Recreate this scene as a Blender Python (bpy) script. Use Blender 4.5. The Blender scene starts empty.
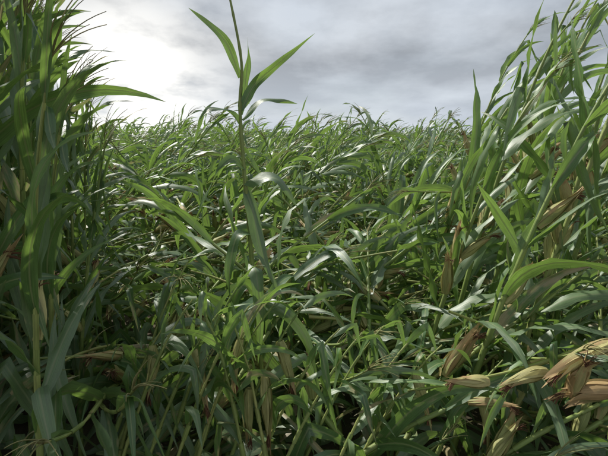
import bpy, math, random
import numpy as np
from mathutils import Vector, Matrix, Quaternion, noise
rng = random.Random(7)
U = rng.uniform
sc = bpy.context.scene

# ------------------------------------------------------------------ materials
def new_mat(name):
    m = bpy.data.materials.new(name); m.use_nodes = True
    nt = m.node_tree; nt.nodes.clear()
    return m, nt
class NB:
    def __init__(s, nt): s.nt = nt
    def n(s, t, **kw):
        nd = s.nt.nodes.new(t)
        for k, v in kw.items(): setattr(nd, k, v)
        return nd
    def l(s, a, b): s.nt.links.new(a, b)
    def val(s, sock, v):
        if hasattr(v, 'default_value') or hasattr(v, 'is_linked'): s.l(v, sock)
        else: sock.default_value = v
    def math(s, op, a, b=None, clamp=False):
        nd = s.n('ShaderNodeMath', operation=op, use_clamp=clamp)
        s.val(nd.inputs[0], a)
        if b is not None: s.val(nd.inputs[1], b)
        return nd.outputs[0]
    def mix(s, f, a, b, bt='MIX'):
        nd = s.n('ShaderNodeMix', data_type='RGBA', blend_type=bt)
        s.val(nd.inputs[0], f); s.val(nd.inputs[6], a); s.val(nd.inputs[7], b)
        return nd.outputs[2]
    def mapr(s, v, a, b, c=0., d=1.):
        nd = s.n('ShaderNodeMapRange'); s.val(nd.inputs[0], v)
        for i, x in enumerate((a, b, c, d)): nd.inputs[i+1].default_value = x
        return nd.outputs[0]
    def noise(s, vec, scale, detail=2, rough=.5):
        nd = s.n('ShaderNodeTexNoise'); s.l(vec, nd.inputs['Vector'])
        nd.inputs['Scale'].default_value = scale; nd.inputs['Detail'].default_value = detail
        nd.inputs['Roughness'].default_value = rough
        return nd.outputs['Fac']
    def comb(s, x, y, z):
        nd = s.n('ShaderNodeCombineXYZ')
        for i, v in enumerate((x, y, z)): s.val(nd.inputs[i], v)
        return nd.outputs[0]

def plant_material(name, dark, light, trans, dryc, rough, transf, midrib, stripes, spec=.5):
    m, nt = new_mat(name); b = NB(nt)
    at = b.n('ShaderNodeAttribute', attribute_name='leafc')
    sep = b.n('ShaderNodeSeparateColor'); b.l(at.outputs['Color'], sep.inputs[0])
    u, v, tone = sep.outputs[0], sep.outputs[1], sep.outputs[2]
    dry = at.outputs['Alpha']
    oi = b.n('ShaderNodeObjectInfo')
    geo = b.n('ShaderNodeNewGeometry')
    sv = b.comb(b.math('MULTIPLY', u, stripes), b.math('MULTIPLY', v, 3.0), b.math('MULTIPLY', tone, 37.))
    st = b.noise(sv, 1.0, 2)
    bl = b.noise(b.comb(b.math('MULTIPLY', u, 2.), b.math('MULTIPLY', v, 9.), b.math('MULTIPLY', tone, 91.)), 1.0, 3, .6)
    t2 = b.math('ADD', b.math('MULTIPLY', tone, .7), b.math('MULTIPLY', oi.outputs['Random'], .3))
    col = b.mix(t2, dark, light)
    trc = b.mix(t2, tuple(c*.7 for c in trans[:3])+(1,), trans)
    sm = b.mapr(st, .3, .7, .72, 1.25)
    blm = b.mapr(bl, .25, .75, .75, 1.25)
    k = b.math('MULTIPLY', sm, blm)
    kc = b.comb(k, k, k)
    col = b.mix(1., col, kc, 'MULTIPLY'); trc = b.mix(1., trc, kc, 'MULTIPLY')
    if midrib:
        au = b.math('ABSOLUTE', b.math('SUBTRACT', u, .5))
        mr = b.mapr(au, .03, .075, .85, 0.)
        col = b.mix(mr, col, (.28, .34, .14, 1)); trc = b.mix(mr, trc, (.12, .16, .05, 1))
        bf = b.math('MULTIPLY', geo.outputs['Backfacing'], .4)
        col = b.mix(bf, col, (.18, .24, .14, 1))
    edge = b.math('ADD', dry, b.math('MULTIPLY', b.math('SUBTRACT', bl, .5), 1.3))
    df = b.mapr(edge, .35, .6)
    dryv = b.mix(b.mapr(st, .3, .7), tuple(c*.55 for c in dryc[:3])+(1,), dryc)
    col = b.mix(df, col, dryv); trc = b.mix(df, trc, tuple(c*.7 for c in dryc[:3])+(1,))
    pr = b.n('ShaderNodeBsdfPrincipled')
    b.l(col, pr.inputs['Base Color'])
    b.l(b.mapr(bl, .2, .8, rough-.07, rough+.12), pr.inputs['Roughness'])
    pr.inputs['Specular IOR Level'].default_value = spec
    bp = b.n('ShaderNodeBump'); bp.inputs['Strength'].default_value = .45; bp.inputs['Distance'].default_value = .002
    b.l(st, bp.inputs['Height']); b.l(bp.outputs[0], pr.inputs['Normal'])
    tr = b.n('ShaderNodeBsdfTranslucent'); b.l(trc, tr.inputs[0])
    ms = b.n('ShaderNodeMixShader'); ms.inputs[0].default_value = transf
    b.l(pr.outputs[0], ms.inputs[1]); b.l(tr.outputs[0], ms.inputs[2])
    out = b.n('ShaderNodeOutputMaterial'); b.l(ms.outputs[0], out.inputs[0])
    return m

LEAF = plant_material('corn_leaf', (.038, .105, .045, 1), (.13, .235, .070, 1), (.31, .50, .085, 1), (.50, .42, .22, 1), .42, .33, True, 26, 1.0)
STALK = plant_material('corn_stalk', (.18, .27, .07, 1), (.44, .46, .15, 1), (.2, .25, .05, 1), (.48, .38, .16, 1), .5, .1, False, 10)
HUSK = plant_material('corn_husk', (.30, .34, .11, 1), (.56, .51, .22, 1), (.4, .38, .14, 1), (.58, .40, .19, 1), .6, .2, False, 34)
TASSEL = plant_material('corn_tassel', (.22, .24, .08, 1), (.40, .36, .16, 1), (.3, .26, .1, 1), (.3, .2, .1, 1), .7, .25, False, 4)
SILK = plant_material('corn_silk', (.10, .04, .02, 1), (.22, .10, .05, 1), (.2, .1, .05, 1), (.1, .05, .03, 1), .7, .1, False, 4)
MATS = [LEAF, STALK, HUSK, TASSEL, SILK]

# ------------------------------------------------------------------ mesh builder
class MB:
    def __init__(s): s.v = []; s.f = []; s.m = []; s.c = []
    def grid(s, rows, cols_closed, mat, data):
        base = len(s.v); nr = len(rows); nc = len(rows[0])
        for r, d in zip(rows, data):
            s.v.extend(tuple(p) for p in r); s.c.extend(d)
        for i in range(nr-1):
            for j in range(nc if cols_closed else nc-1):
                j2 = (j+1) % nc
                s.f.append((base+i*nc+j, base+i*nc+j2, base+(i+1)*nc+j2, base+(i+1)*nc+j)); s.m.append(mat)
    def mesh(s, name):
        me = bpy.data.meshes.new(name); me.from_pydata(s.v, [], s.f)
        for m in MATS: me.materials.append(m)
        me.polygons.foreach_set('material_index', s.m)
        me.polygons.foreach_set('use_smooth', [True]*len(s.f))
        a = me.attributes.new('leafc', 'FLOAT_COLOR', 'POINT')
        a.data.foreach_set('color', np.array(s.c, dtype=np.float32).ravel())
        me.update(); return me

UP = Vector((0, 0, 1))
def ribbon(b, pts, side, W, tone, dry, mat=0, fold=.35, ruf=.012, twist=0., dryend=0., cols=4, taper=2.2, basew=.5):
    n = len(pts)-1; rows = []; data = []; s = side.copy(); v = 0.
    ph = U(0, 6.28); fr = U(22, 40)
    for i, p in enumerate(pts):
        d = (pts[min(i+1, n)]-pts[max(i-1, 0)])
        if d.length < 1e-6: d = Vector((1, 0, 0))
        d.normalize()
        s = s-d*s.dot(d)
        if s.length < 1e-4: s = d.orthogonal()
        s.normalize()
        if twist: s = Quaternion(d, twist/n) @ s
        nn = s.cross(d)
        t = i/n
        w = W*.5*(basew+(1-basew)*min(1, t/.18))*max(.02, 1-max(0, (t-.2)/.8)**taper)
        if i: v += (p-pts[i-1]).length
        row = []; dat = []
        for k in range(cols+1):
            u = -1+2*k/cols; au = abs(u)
            off = fold*au*w*(1-.6*t)+ruf*(au**1.5)*math.sin(fr*v+ph+(1.7 if u > 0 else 0))*min(1, w/.02)
            q = p+s*(u*w*math.cos(fold*.6))+nn*off
            if q.z < .015: q.z = .015
            row.append(q); dat.append((u*.5+.5, v, tone, min(1, max(0, dry+dryend*max(0, t-.6)*2))))
        rows.append(row); data.append(dat)
    b.grid(rows, False, mat, data)

def leaf(b, p0, d0, side, L, W, droop, tone, dry, wind=Vector((0, 0, 0)), kink=None, N=12, **kw):
    p = p0.copy(); d = d0.normalized(); pts = [p.copy()]; st = L/N
    wob = Vector((U(-1, 1), U(-1, 1), U(-.5, .5)))*.05
    for i in range(N):
        t = (i+1)/N
        d = d+Vector((0, 0, -1))*droop*(.25+1.3*t)/N+wind*(t/N)+wob
        if kink and abs(t-kink) < .5/N+1e-6: d = d*.35+Vector((U(-.3, .3), U(-.3, .3), -1))
        d.normalize(); p = p+d*st
        if p.z < .03: p.z = .03+U(0, .02)
        pts.append(p.copy())
    ribbon(b, pts, side, W, tone, dry, **kw)

def tube(b, pts, radf, mat, tone, dry, sides=7):
    n = len(pts)-1; rows = []; data = []; ref = Vector((.3, 1, .1)); v = 0
    for i, p in enumerate(pts):
        d = (pts[min(i+1, n)]-pts[max(i-1, 0)]).normalized()
        s = ref-d*ref.dot(d); s.normalize(); ref = s; t = d.cross(s)
        if i: v += (p-pts[i-1]).length
        r = radf(i/n)
        rows.append([p+(s*math.cos(a)+t*math.sin(a))*r for a in [6.2832*k/sides for k in range(sides)]])
        data.append([(abs(k/sides*2-1), v, tone, dry) for k in range(sides)])
    b.grid(rows, True, mat, data)

def ear(b, p0, d, L=.24, R=.027, tone=.5, dry=.2, openh=0.):
    d = d.normalized(); e1 = d.orthogonal().normalized(); e2 = d.cross(e1)
    bend = e1*U(-.05, .05)+e2*U(-.03, .03)+Vector((0, 0, -.02))
    pts = [p0+d*L*i/12+bend*(i/12)**2 for i in range(13)]
    prof = lambda t: R*max(.06, (math.sin(math.pi*min(1, t*.78+.16))**.75)*(1-.72*max(0, t-.45)**1.1/.55**1.1 if t > .45 else 1))
    tube(b, pts, prof, 2, tone, dry, 12)
    nh = 7
    for k in range(nh):
        a = 6.2832*k/nh+U(-.3, .3); o = e1*math.cos(a)+e2*math.sin(a); sd = d.cross(o)
        hl = L*U(.8, 1.4); op = openh*(U(0, .4) if rng.random() < .6 else U(.6, 1.3))
        hp = []
        for i in range(11):
            t = i/10
            r = prof(min(1, t*hl/L))*1.06+.003+(.01*max(0, t-.75)*4*U(.2, 1.))+op*max(0, t-.3)**1.4*.16
            q = p0+d*hl*t*(1-.15*op*t)+o*r+bend*t*t; q.z -= op*.08*t**3
            hp.append(q)
        ribbon(b, hp, sd, R*1.9, min(1, max(0, tone+U(-.3, .3))), dry+U(-.15, .25), mat=2, fold=-.35, ruf=.004, dryend=.6, taper=2.0, basew=.7, twist=U(-.6, .6))
    tip = pts[-1]
    for k in range(14):
        o = (e1*U(-1, 1)+e2*U(-1, 1))*.5
        q = tip-d*.02; dd = (d+o*.6).normalized(); sp = [q.copy()]
        for i in range(5):
            dd = (dd+Vector((U(-.2, .2), U(-.2, .2), -.25))).normalized(); q = q+dd*.013; sp.append(q.copy())
        tube(b, sp, lambda t: .0026*(1-.5*t), 4, U(0, 1), 0, 3)

def tassel(b, p, d, wind, s=1.):
    for k in range(7):
        o = Vector((U(-1, 1), U(-1, 1), U(-.2, .6))).normalized()
        dd = (d+o*(0 if k == 0 else U(.25, .6))).normalized(); L = U(.14, .24)*s*(1.3 if k == 0 else 1)
        q = p-d*(.0 if k == 0 else U(-.02, .06)); pts = [q.copy()]
        for i in range(7):
            dd = (dd+wind*.12+Vector((0, 0, -.07))+Vector((U(-.06, .06),)*3)).normalized(); q = q+dd*L/7; pts.append(q.copy())
        tube(b, pts, lambda t: .0032*(1-.6*t), 3, U(0, 1), U(0, .3), 4)

def stalk_path(H, th0, th1, tip, az=0., n=26, base=Vector((0, 0, 0)), wob=.02, snap=None):
    p = base.copy(); pts = [p.copy()]
    a2 = az
    for i in range(n):
        t = i/n
        th = th0+(th1-th0)*min(1, t/.7) if t < .7 else th1+(tip-th1)*(t-.7)/.3
        if snap and t > snap[0]: th = snap[1]
        a2 += U(-wob, wob)*2
        d = Vector((math.sin(th)*math.cos(a2), math.sin(th)*math.sin(a2), math.cos(th)))
        p = p+d*H/n
        if p.z < .04: p.z = .04
        pts.append(p.copy())
    return pts

def plant(b, pts, nleaf=12, wind=Vector((.5, .1, 0)), ears=1, tas=True, L=.75, W=.075, droop=1.3, low=.1, tone0=None, N=12, erect=(.35, .75), drybase=.4, rad=.0125, leaf_hi=.97, eardry=.25, cols=4, kinkp=.25):
    n = len(pts)-1; tone0 = U(.15, .7) if tone0 is None else tone0
    nodes = 13
    def rf(t):
        r = rad*(1-.72*t); x = (t*nodes) % 1
        return r*(1.22 if (x < .12 or x > .9) else 1)
    def at(t):
        x = min(n-1e-6, max(0, t*n)); i = int(x); return pts[i].lerp(pts[i+1], x-i)
    tube(b, [at(i/52) for i in range(53)], rf, 1, U(.2, .9), U(.0, .35), 6)
    phi0 = U(0, 3.14)
    for k in range(nleaf):
        t = low+(leaf_hi-low)*(k+U(-.2, .2))/(nleaf-1); t = min(.985, max(.03, t))
        p = at(t); tg = (at(min(1, t+.03))-at(t-.03)).normalized()
        e1 = tg.orthogonal().normalized(); e2 = tg.cross(e1)
        a = phi0+math.pi*(k % 2)+U(-.55, .55)
        o = e1*math.cos(a)+e2*math.sin(a)
        if o.z < -.3: o.z *= .3; o.normalize()
        an = U(*erect)*(1.1-.5*t)
        d0 = tg*math.cos(an)+o*math.sin(an)
        side = tg.cross(o)
        size = (.65+.5*math.sin(math.pi*min(1, .15+t*.8)))*(1 if t < .85 else .8)
        dry = drybase*max(0, 1-t*3.2)+(U(.2, .5) if rng.random() < .09 else U(0, .12))
        leaf(b, p, d0, side, L*size*U(.8, 1.15), W*size*U(.8, 1.15), droop*U(.5, 1.5)*(1.15-.45*t), min(1, max(0, tone0+U(-.35, .35))), dry,
             wind*U(.4, 1.3), kink=(U(.3, .7) if rng.random() < kinkp else None), N=N, fold=U(.15, .65), ruf=U(.004, .014), twist=U(-2.2, 2.2), dryend=U(0, .4), cols=cols)
        if N > 8: tube(b, [at(max(0, t-.07*(1-j/3))) for j in range(4)], lambda q, t=t: rf(0)*(1-.72*t)*1.32, 1, U(.0, .5), U(0, .25), 6)
    for k in range(ears):
        t = U(.38, .55); p = at(t); tg = (at(t+.03)-at(t-.03)).normalized()
        e1 = tg.orthogonal().normalized(); e2 = tg.cross(e1); a = U(0, 6.28); o = e1*math.cos(a)+e2*math.sin(a)
        ear(b, p+o*.012, tg*.85+o*.5, U(.19, .26), U(.020, .027), U(.1, .9), eardry+U(-.2, .2), openh=U(0, .2))
    if tas: tassel(b, pts[-1], (pts[-1]-pts[-2]).normalized(), wind)

# ------------------------------------------------------------------ variants
proto = bpy.data.collections.new('corn_plant_variants')
kinds = {'stand': [], 'up': [], 'lean': [], 'lodge': [], 'far': [], 'bent': []}
vi = 0
def add_var(kind, b):
    global vi
    o = bpy.data.objects.new('corn_variant_%02d' % vi, b.mesh('corn_variant_%02d' % vi)); proto.objects.link(o)
    kinds[kind].append(vi); vi += 1
R = math.radians
for k in range(6):   # dense upright stand; low leaf tone puts its shade into the colour
    b = MB(); plant(b, stalk_path(U(2.2, 2.5), R(U(0, 5)), R(U(6, 12)), R(U(12, 24))), 17, Vector((.7, .1, .1)), ears=1, L=.60, W=.054, droop=1.0, erect=(.15, .6), tone0=U(0, .25), low=.08, eardry=0); add_var('stand', b)
for k in range(8):   # upright, windblown
    b = MB(); plant(b, stalk_path(U(2.1, 2.4), R(U(5, 18)), R(U(20, 38)), R(U(25, 45))), 12, Vector((1.1, .2, .1)), ears=1, L=.66, W=.06, droop=1.5, erect=(.2, .7), tone0=U(.2, .7)); add_var('up', b)
for k in range(9):   # leaning
    b = MB(); plant(b, stalk_path(U(2.0, 2.4), R(U(20, 38)), R(U(42, 64)), R(U(35, 65))), 12, Vector((.7, .2, 0)), ears=rng.choice([1, 2]), L=.74, W=.066, droop=2.1, kinkp=.4, tone0=U(.1, .75), rad=.0135); add_var('lean', b)
for k in range(9):   # flattened
    b = MB(); plant(b, stalk_path(U(1.9, 2.4), R(U(48, 65)), R(U(70, 86)), R(U(40, 75))), 10, Vector((.5, .2, 0)), ears=rng.choice([1, 2]), L=.72, W=.064, droop=1.6, erect=(.4, 1.0), kinkp=.4, tone0=U(.1, .75), rad=.014); add_var('lodge', b)
for k in range(7):   # snapped over half way up
    b = MB(); plant(b, stalk_path(U(2.2, 2.6), R(U(0, 18)), R(U(15, 30)), R(30), snap=(U(.35, .6), R(U(85, 125)))), 11, Vector((.4, .1, 0)), ears=1, L=.68, W=.064, droop=2.5, erect=(.4, 1.), kinkp=.45, tone0=U(.1, .75), rad=.0135); add_var('bent', b)
for k in range(12):   # far, light meshes
    sn = (U(.5, .8), R(U(75, 120))) if k % 3 == 0 else None
    b = MB(); plant(b, stalk_path(U(1.9, 2.5), R(U(4, 22)), R(U(14, 50)), R(U(20, 70)), n=14, snap=sn), 10, Vector((1.0, .2, .1)), ears=0, L=.70, W=.07, droop=1.8, low=.35, N=6, cols=2, kinkp=.3, erect=(.2, .8), tone0=U(.1, .75), tas=(k % 3 == 1)); add_var('far', b)

def gn_instances(name, items):
    me = bpy.data.meshes.new(name); me.from_pydata([i[0] for i in items], [], [])
    a = me.attributes.new('rot', 'FLOAT_VECTOR', 'POINT'); a.data.foreach_set('vector', np.array([i[1] for i in items], dtype=np.float32).ravel())
    a = me.attributes.new('scl', 'FLOAT', 'POINT'); a.data.foreach_set('value', [i[2] for i in items])
    a = me.attributes.new('idx', 'INT', 'POINT'); a.data.foreach_set('value', [i[3] for i in items])
    ob = bpy.data.objects.new(name, me); sc.collection.objects.link(ob)
    ng = bpy.data.node_groups.new(name+'_scatter', 'GeometryNodeTree')
    ng.interface.new_socket('Geometry', in_out='INPUT', socket_type='NodeSocketGeometry')
    ng.interface.new_socket('Geometry', in_out='OUTPUT', socket_type='NodeSocketGeometry')
    N = ng.nodes.new; l = ng.links.new
    gi = N('NodeGroupInput'); go = N('NodeGroupOutput'); ci = N('GeometryNodeCollectionInfo'); ip = N('GeometryNodeInstanceOnPoints')
    ci.inputs['Collection'].default_value = proto; ci.inputs['Separate Children'].default_value = True; ci.inputs['Reset Children'].default_value = True
    def na(t, nm):
        x = N('GeometryNodeInputNamedAttribute'); x.data_type = t; x.inputs['Name'].default_value = nm; return x.outputs['Attribute']
    er = N('FunctionNodeEulerToRotation'); l(na('FLOAT_VECTOR', 'rot'), er.inputs[0])
    l(gi.outputs[0], ip.inputs['Points']); l(ci.outputs[0], ip.inputs['Instance']); ip.inputs['Pick Instance'].default_value = True
    l(na('INT', 'idx'), ip.inputs['Instance Index']); l(er.outputs[0], ip.inputs['Rotation']); l(na('FLOAT', 'scl'), ip.inputs['Scale'])
    l(ip.outputs[0], go.inputs[0])
    md = ob.modifiers.new('scatter', 'NODES'); md.node_group = ng
    return ob

items = []
def put(x, y, kind, rz, s, tl=.06): items.append(((x, y, 0), (U(-tl, tl), U(-tl, tl), rz), s, rng.choice(kinds[kind])))
def smooth(a, b, x): t = min(1, max(0, (x-a)/(b-a))); return t*t*(3-2*t)
y = 1.5
while y < 16:
    step = .33 if y < 8 else .48
    half = 2.4+y*.76
    x = -half
    while x < half:
        px, py = x+U(-.14, .14), y+U(-.14, .14); x += .41
        if px < -.46*py-.45 and py < 4.2: continue
        if px*px+py*py < 1.7**2: continue
        nz = noise.noise(Vector((px*.35, py*.3, 3.)))
        n2 = noise.noise(Vector((px*.8, py*.6, 9.)))
        n3 = noise.noise(Vector((px*1.1, py*.7, 19.)))
        if n3 > .22 and py > 2.8: continue                     # gaps torn in the crop
        h = smooth(2.8, 7.5, py+nz*3+max(0, px-.5)*1.0+max(0, -px-.8)*.6)
        r = rng.random()+n2*.5
        kind = 'up' if r < h*.32 else ('bent' if r < h*.48 else ('lean' if r < .20+h*.72 else 'lodge'))
        if py < 2.7 and px < 1.1: kind = 'lodge'
        rz = nz*2.4+U(-.6, .6)+.1
        if rng.random() < .33: rz += U(-2.6, 2.6)
        if py < 3 and abs(px) < 1.6: rz = U(-.2, 1.9)
        put(px, py, kind, rz, (U(.66, .84) if py < 2.9 else U(.86, 1.06) if kind != 'up' else (U(.72, .90) if py < 5.5 else U(.82, 1.0))), .1)
    y += step
y = 16
while y < 80:
    step = .75 if y < 32 else 2.
    half = y*.72+3; x = -half
    while x < half:
        cl_ = noise.noise(Vector((x*.2, y*.15, 0)))
        put(x+U(-.4, .4), y+U(-.4, .4), 'far', U(-1.1, 1.3), (.92+cl_*.42+U(-.12, .16)), .14); x += .7 if y < 32 else 1.4
    y += step
gn_instances('corn_field', items)
# left tall stand
items = []
n = 0
while n < 120:
    x = -U(.8, 4.0); yy = U(1.5, 4.8)
    e = (-.40*yy-.20)-x
    if e < 0: continue
    if x*x+yy*yy < 1.6**2: continue
    n += 1
    put(x, yy, 'stand', U(-.9, .5), min(1.18, .66+e*1.4)*U(.93, 1.04))
gn_instances('corn_stand', items)

def add_plant(b, base):
    me = b.mesh('corn_plant')
    me.transform(Matrix.Translation(-Vector(base)))
    o = bpy.data.objects.new('corn_plant', me); o.location = base; sc.collection.objects.link(o); return o
def smoothpts(ctrl, n=14):
    c = [Vector(p) for p in ctrl]; c = [c[0]*2-c[1]]+c+[c[-1]*2-c[-2]]; out = []; m = len(c)-3
    for i in range(n+1):
        x = min(m-1e-6, i/n*m); k = int(x); t = x-k; p0, p1, p2, p3 = c[k:k+4]
        out.append(.5*((2*p1)+(p2-p0)*t+(2*p0-5*p1+4*p2-p3)*t*t+(3*p1-p0-3*p2+p3)*t**3))
    return out
# ---- central tall plant
b = MB(); Y = 2.2
st = smoothpts([(-.15, Y, 0), (-.19, Y, .3), (-.235, Y, .967), (-.272, Y, 1.55), (-.287, Y, 1.86), (-.275, Y, 2.06), (-.315, Y+.02, 2.30), (-.35, Y+.03, 2.45)], 60)
tube(b, st, lambda t: .0140*(1-.72*t)*(1.2 if (t*12) % 1 < .12 else 1), 1, .5, .05, 8)
def hl(ctrl, W, tone, dry=.0, side=Vector((.3, .8, .5)), **kw):
    ribbon(b, smoothpts(ctrl, 16), side, W, tone, dry, **kw)
hl([(-.285, Y, 2.00), (-.33, Y-.03, 2.13), (-.40, Y-.05, 2.21), (-.485, Y-.06, 2.275)], .042, .9, side=Vector((.5, .3, 1)), ruf=.006)
hl([(-.283, Y, 1.86), (-.22, Y, 1.97), (-.12, Y-.03, 2.05), (.045, Y-.05, 2.175)], .046, .9, side=Vector((.5, -.3, -1)), twist=.7)
hl([(-.285, Y, 1.84), (-.262, Y+.02, 1.98), (-.25, Y+.02, 2.08), (-.245, Y, 2.17)], .034, .8, side=Vector((1, .3, 0)), twist=.9)
hl([(-.287, Y, 1.80), (-.34, Y-.04, 1.855), (-.41, Y-.07, 1.86), (-.46, Y-.09, 1.80)], .042, .5, twist=.8)
hl([(-.28, Y, 1.82), (-.19, Y, 1.90), (-.11, Y+.02, 1.905), (-.03, Y+.03, 1.89)], .036, .6, twist=1.5)
hl([(-.272, Y, 1.54), (-.20, Y-.05, 1.56), (-.11, Y-.09, 1.555), (-.03, Y-.12, 1.44)], .07, .35, side=Vector((0, .9, .5)), fold=.2)
hl([(-.268, Y, 1.50), (-.23, Y-.05, 1.40), (-.19, Y-.1, 1.22), (-.10, Y-.12, 1.02)], .065, .45, side=Vector((1, .5, .2)), fold=.3)
hl([(-.27, Y, 1.60), (-.33, Y-.05, 1.64), (-.42, Y-.1, 1.52), (-.49, Y-.15, 1.34)], .045, .5, twist=1.5)
hl([(-.25, Y, 1.15), (-.22, Y-.08, 1.12), (-.20, Y-.12, .92), (-.215, Y-.13, .70)], .066, .6, side=Vector((1, .3, 0)), fold=.4)
hl([(-.25, Y, 1.30), (-.31, Y-.06, 1.29), (-.34, Y-.1, 1.13), (-.33, Y-.12, .88)], .055, .4, twist=1)
hl([(-.24, Y, 1.0), (-.29, Y-.08, 1.06), (-.35, Y-.1, .88), (-.40, Y-.12, .6)], .06, .6, twist=1.2)
hl([(-.23, Y, .90), (-.15, Y-.1, .98), (.0, Y-.15, .85), (.08, Y-.2, .55)], .065, .5, twist=1)
hl([(-.21, Y, .70), (-.3, Y-.1, .75), (-.42, Y-.15, .55), (-.5, Y-.2, .3)], .065, .4)
ear(b, Vector((-.17, Y-.28, .72)), Vector((.04, -.05, -1)), .27, .020, .9, .05)
ear(b, Vector((-.24, Y-.28, .66)), Vector((-.16, -.1, -1)), .23, .018, .7, .05)
tassel(b, st[-1], Vector((-.1, 0, 1)), Vector((.6, 0, 0)))
add_plant(b, (-.15, Y, 0))

# ---- leaning plants on the right
for (bx, by, H, t0, t1, tp, az) in [(.62, 2.6, 2.2, 10, 18, 38, 0), (.74, 2.2, 2.5, 10, 22, 34, .1), (.9, 2.9, 2.9, 6, 18, 30, -.1), (1.05, 2.35, 2.9, 8, 20, 30, .0), (1.3, 2.6, 3.0, 4, 16, 28, .2),
                                    (.75, 3.4, 2.4, 12, 24, 42, .1), (1.25, 3.3, 2.9, 8, 18, 32, .0), (1.55, 2.9, 3.0, 6, 18, 34, .1), (1.5, 2.2, 2.8, 5, 16, 28, .0), (1.15, 3.9, 2.8, 8, 22, 40, .1), (1.9, 3.6, 3.0, 5, 18, 30, 0), (1.8, 2.4, 2.9, 3, 14, 25, 0),
                                    (1.75, 4.3, 3.0, 5, 18, 32, 0), (1.6, 3.9, 3.1, 5, 16, 30, 0), (2.2, 4.2, 3.1, 3, 14, 28, 0), (1.45, 5.0, 2.9, 6, 18, 34, 0), (2.1, 5.2, 3.0, 4, 16, 30, 0),
                                    (2.4, 3.0, 2.9, 5, 22, 35, 0), (2.7, 3.9, 2.9, 5, 22, 35, 0), (2.8, 4.9, 3.0, 5, 18, 35, 0)]:
    b = MB(); p = stalk_path(H, R(t0), R(t1), R(tp), az, base=Vector((bx, by, 0)))
    plant(b, p, 16, Vector((1.2, .1, .2)), ears=3, L=.66, W=.055, droop=1.1, erect=(.25, .8), low=.12, tone0=U(.45, .95), eardry=.25, rad=.0125)
    add_plant(b, (bx, by, 0))

# ---- foreground lodged plants with pale stalks
for (bx, by, H, t0, t1, tp, az) in [(.1, 1.9, 1.9, 40, 68, 60, .5), (.5, 1.8, 1.8, 45, 70, 60, 2.5), (-.65, 2.0, 1.8, 40, 65, 60, .9), (.2, 2.3, 1.9, 42, 72, 60, .2), (-.5, 2.6, 2.0, 45, 62, 50, .4), (.9, 1.75, 1.5, 50, 74, 70, 1.2), (.75, 1.85, 1.5, 45, 74, 70, .3), (.35, 1.75, 1.5, 50, 76, 70, .2),
                                    (-1.0, 1.9, 1.7, 40, 68, 70, 1.2), (-1.1, 2.3, 1.8, 38, 66, 70, .5), (.35, 2.1, 1.7, 30, 60, 70, 1.5), (-.1, 2.5, 1.8, 35, 66, 70, 1.1), (-.2, 3.0, 2.0, 34, 58, 45, .3), (.5, 3.2, 2.0, 34, 58, 50, .1), (-.9, 3.1, 2.0, 30, 56, 50, .3), (.1, 3.8, 2.1, 30, 52, 45, .2),
                                    (.7, 3.9, 2.1, 28, 50, 45, 2.8), (-.4, 3.7, 2.1, 25, 45, 40, 2.9), (-1.3, 3.9, 2.1, 24, 44, 40, .1), (.4, 2.8, 1.9, 35, 55, 50, 2.9)]:
    b = MB(); p = stalk_path(H, R(t0), R(t1), R(tp), az, base=Vector((bx, by, 0)))
    plant(b, p, 11, Vector((.5, .1, 0)), ears=2, L=.72, W=.066, droop=1.8, tone0=U(.2, .7), rad=.0135, eardry=.15)
    add_plant(b, (bx, by, 0))
# ---- stripped stalks in the foreground, leaves torn off, ears hanging, leaning with the wind
for (bx, by, H, th, az, el_) in [(-.42, 1.92, 1.15, 24, .2, 1), (-.30, 1.95, 1.05, 28, .0, 0), (-.56, 1.9, 1.15, 22, .2, 1), (-.20, 1.9, 1.0, 32, 0.1, 0), (-.66, 1.85, 1.15, 24, .1, 0), (-.80, 1.9, 1.1, 26, .1, 1), (.15, 1.95, .95, 34, .2, 1),
                                 (.45, 2.0, .9, 22, 2.4, 0), (-1.0, 1.95, 1.1, 26, .1, 1), (.5, 1.95, .85, 32, .2, 1), (-.08, 2.0, 1.0, 30, .2, 0), (-.72, 2.0, 1.2, 24, .1, 0), (-.22, 1.85, 1.05, 10, 2.9, 0), (-.9, 1.85, 1.15, 24, .3, 0), (-.12, 1.85, 1.0, 12, 2.8, 0), (.05, 1.9, .95, 30, .2, 0), (-.95, 2.05, 1.25, 22, .3, 0), (-.6, 2.0, 1.15, 28, .1, 0)]:
    b = MB(); p = stalk_path(H, R(th*.6), R(th), R(th+15), az, base=Vector((bx, by, 0)))
    plant(b, p, 4, Vector((.4, -.1, 0)), ears=0, tas=False, L=.42, W=.045, droop=2.6, tone0=U(.6, 1.), rad=.0105, drybase=.6, kinkp=.6, low=.45)
    if el_:
        k = p[int(len(p)*.8)]; ear(b, k, Vector((U(-.4, .4), U(-.3, 0), -1)), U(.18, .25), U(.016, .021), U(.5, 1), .1, openh=.1)
    add_plant(b, (bx, by, 0))
# ---- broken plant with dry open ears, lower right
b = MB()
pp = smoothpts([(1.55, 2.15, 0), (1.5, 2.1, .35), (1.42, 2.0, .78), (1.25, 1.9, .88), (.95, 1.85, .80), (.62, 1.85, .72), (.45, 1.9, .66)], 30)
plant(b, pp, 6, Vector((.2, .3, 0)), ears=0, tas=False, L=.45, W=.045, droop=1.8, low=.3, tone0=.6)
ear(b, Vector((1.24, 1.74, .95)), Vector((-1, -.1, -.20)), .29, .031, 1., .42, openh=.3)
ear(b, Vector((1.05, 1.72, .74)), Vector((.12, -.1, .95)), .2, .024, .9, .5, openh=.35)
ear(b, Vector((1.26, 1.74, .76)), Vector((-.95, -.1, .06)), .26, .027, 1., .5, openh=.35)
ear(b, Vector((.97, 1.76, .82)), Vector((-1, -.1, .0)), .16, .024, 1., .25, openh=.1)
ear(b, Vector((.74, 1.76, .78)), Vector((-1, -.1, .05)), .14, .020, 1., .2, openh=.1)
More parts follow.
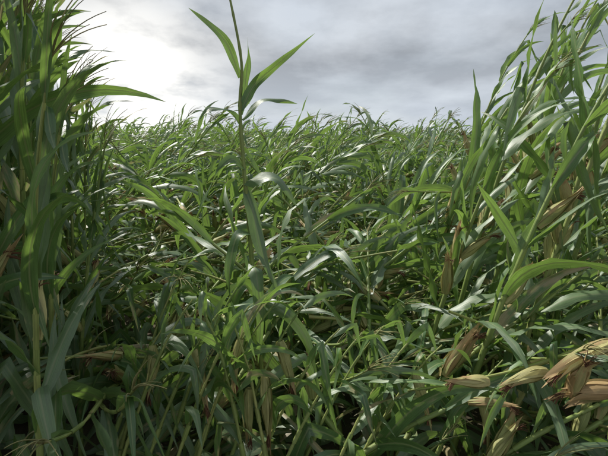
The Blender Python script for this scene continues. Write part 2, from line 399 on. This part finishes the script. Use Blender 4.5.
add_plant(b, (1.55, 2.15, 0))

# ---- torn leaves and debris lying in the tangle
b = MB()
for i in range(1700):
    y = 1.6+U(0, 1)**1.2*7.5; x = U(-1, 1)*(1.3+y*.7); z = U(.05, .45+.07*y)
    if x*x+y*y < 1.7**2: continue
    if y < 2.3: z *= .6
    a = rng.gauss(.3, 1.2)
    leaf(b, Vector((x, y, z)), Vector((math.cos(a), math.sin(a), U(-.3, .7))), Vector((-math.sin(a), math.cos(a), U(-.5, .5))), U(.3, .75), U(.025, .07), U(.6, 1.8), U(.1, 1.),
         (U(.3, .8) if rng.random() < .16 else U(0, .1)), N=9, twist=U(-2.5, 2.5), fold=U(.1, .6), ruf=U(.003, .01), cols=2)
o = bpy.data.objects.new('fallen_corn_leaves', b.mesh('fallen_corn_leaves')); sc.collection.objects.link(o)
b = MB()
for i in range(360):
    y = 2.5+U(0, 1)**1.2*8; x = U(-1, 1)*(1.1+y*.6); z = U(.1, .35+.12*y)
    a = rng.gauss(.3, .8)+(math.pi if rng.random() < .3 else 0); ln = U(.6, 1.2); d = Vector((math.cos(a), math.sin(a), U(-.1, .9))).normalized()
    pts = [Vector((x, y, z))+d*ln*(k/8)+Vector((0, 0, -.12*(k/8)**2)) for k in range(9)]
    for q in pts: q.z = max(q.z, .03)
    tube(b, pts, lambda t: .0105*(1-.5*t)*(1.2 if (t*8) % 2 < .5 else 1), 1, U(.2, 1), U(0, .45), 6)
    if i % 4 == 0: ear(b, pts[4], (d+Vector((U(-.4, .4), U(-.4, .4), U(-.3, .5)))), U(.18, .25), U(.02, .026), U(.4, 1), U(.1, .5), openh=U(0, .3))
    for j in range(2):
        q = pts[rng.randint(2, 8)]; a2 = a+U(-1, 1)
        leaf(b, q, Vector((math.cos(a2), math.sin(a2), U(0, .8))), Vector((-math.sin(a2), math.cos(a2), 0)), U(.35, .6), U(.035, .06), U(1, 2.5), U(.1, .9), U(0, .3), N=9, twist=U(-2, 2), cols=2)
o = bpy.data.objects.new('fallen_corn_stalks', b.mesh('fallen_corn_stalks')); sc.collection.objects.link(o)

# ------------------------------------------------------------------ ground
m, nt = new_mat('soil'); q = NB(nt); tc = q.n('ShaderNodeTexCoord')
n1 = q.noise(tc.outputs['Object'], 9, 6, .65); n2 = q.noise(tc.outputs['Object'], .5, 3)
col = q.mix(n1, (.05, .035, .022, 1), (.13, .095, .06, 1)); col = q.mix(q.mapr(n2, .4, .7, 0, .6), col, (.05, .07, .025, 1))
pr = q.n('ShaderNodeBsdfPrincipled'); q.l(col, pr.inputs[0]); pr.inputs['Roughness'].default_value = .95
bp = q.n('ShaderNodeBump'); bp.inputs['Distance'].default_value = .04; q.l(n1, bp.inputs['Height']); q.l(bp.outputs[0], pr.inputs['Normal'])
ou = q.n('ShaderNodeOutputMaterial'); q.l(pr.outputs[0], ou.inputs[0])
me = bpy.data.meshes.new('ground'); S = 1500
me.from_pydata([(-S, -S, 0), (S, -S, 0), (S, S, 0), (-S, S, 0)], [], [(0, 1, 2, 3)]); me.materials.append(m)
sc.collection.objects.link(bpy.data.objects.new('ground', me))

# ------------------------------------------------------------------ sun + sky
az, el = R(-42), R(46)
sd = Vector((math.sin(az)*math.cos(el), math.cos(az)*math.cos(el), math.sin(el)))
L = bpy.data.lights.new('sun', 'SUN'); L.energy = 5; L.angle = R(1.2); L.color = (1, .965, .89)
lo = bpy.data.objects.new('sun', L); sc.collection.objects.link(lo); lo.rotation_euler = sd.to_track_quat('Z', 'Y').to_euler(); lo.location = (0, 0, 20)

w = bpy.data.worlds.new('World'); sc.world = w; w.use_nodes = True; nt = w.node_tree; nt.nodes.clear(); q = NB(nt)
sky = q.n('ShaderNodeTexSky', sky_type='NISHITA', sun_disc=False, sun_elevation=el, sun_rotation=az)
bg1 = q.n('ShaderNodeBackground'); q.l(sky.outputs[0], bg1.inputs[0]); bg1.inputs[1].default_value = .12
tc = q.n('ShaderNodeTexCoord'); nrm = q.n('ShaderNodeVectorMath', operation='NORMALIZE'); q.l(tc.outputs['Generated'], nrm.inputs[0])
sp = q.n('ShaderNodeSeparateXYZ'); q.l(nrm.outputs[0], sp.inputs[0])
zz = q.math('ADD', q.math('MAXIMUM', sp.outputs[2], 0.), .22)
cv = q.comb(q.math('ADD', q.math('DIVIDE', sp.outputs[0], zz), 3.3), q.math('MULTIPLY', q.math('DIVIDE', sp.outputs[1], zz), .8), 1.7)
cn = q.noise(cv, 1.5, 8, .56); cn2 = q.noise(cv, .6, 4, .5)
def dirv(a, e): return Vector((math.sin(R(a))*math.cos(R(e)), math.cos(R(a))*math.cos(R(e)), math.sin(R(e))))
def glow(a, e, p):
    dt = q.n('ShaderNodeVectorMath', operation='DOT_PRODUCT'); q.l(nrm.outputs[0], dt.inputs[0]); dt.inputs[1].default_value = dirv(a, e)
    return q.math('POWER', q.math('MAXIMUM', dt.outputs['Value'], 0.), p)
shade = q.mapr(q.math('ADD', q.math('MULTIPLY', cn, .7), q.math('MULTIPLY', cn2, .5)), .50, .72, 0, 1)
cl = q.mix(shade, (.315, .34, .375, 1), (.61, .65, .70, 1))
hz = q.mapr(sp.outputs[2], .02, .16, .6, 0.)
cl = q.mix(hz, cl, (.60, .67, .76, 1))
g1 = q.math('MULTIPLY', glow(-20, 5, 75.), 1.0)
gg = q.math('MULTIPLY', g1, q.mapr(cn, .38, .54, .3, 1.2), clamp=True)
cl = q.mix(gg, cl, (1.15, 1.13, 1.08, 1))
bg2 = q.n('ShaderNodeBackground'); q.l(cl, bg2.inputs[0]); bg2.inputs[1].default_value = 1.1
ms = q.n('ShaderNodeMixShader'); q.l(q.mapr(cn2, .42, .6, 1., .8), ms.inputs[0])
q.l(bg1.outputs[0], ms.inputs[1]); q.l(bg2.outputs[0], ms.inputs[2])
ou = q.n('ShaderNodeOutputWorld'); q.l(ms.outputs[0], ou.inputs[0])

# ------------------------------------------------------------------ camera
c = bpy.data.cameras.new('camera'); c.sensor_width = 36; c.lens = 36*477/608; c.clip_end = 5000; c.clip_start = .02
co = bpy.data.objects.new('camera', c); sc.collection.objects.link(co); co.location = (0, 0, 1.75); co.rotation_euler = (R(90-11), 0, 0)
sc.camera = co
sc.view_settings.view_transform = 'Standard'; sc.view_settings.look = 'None'; sc.view_settings.exposure = 0
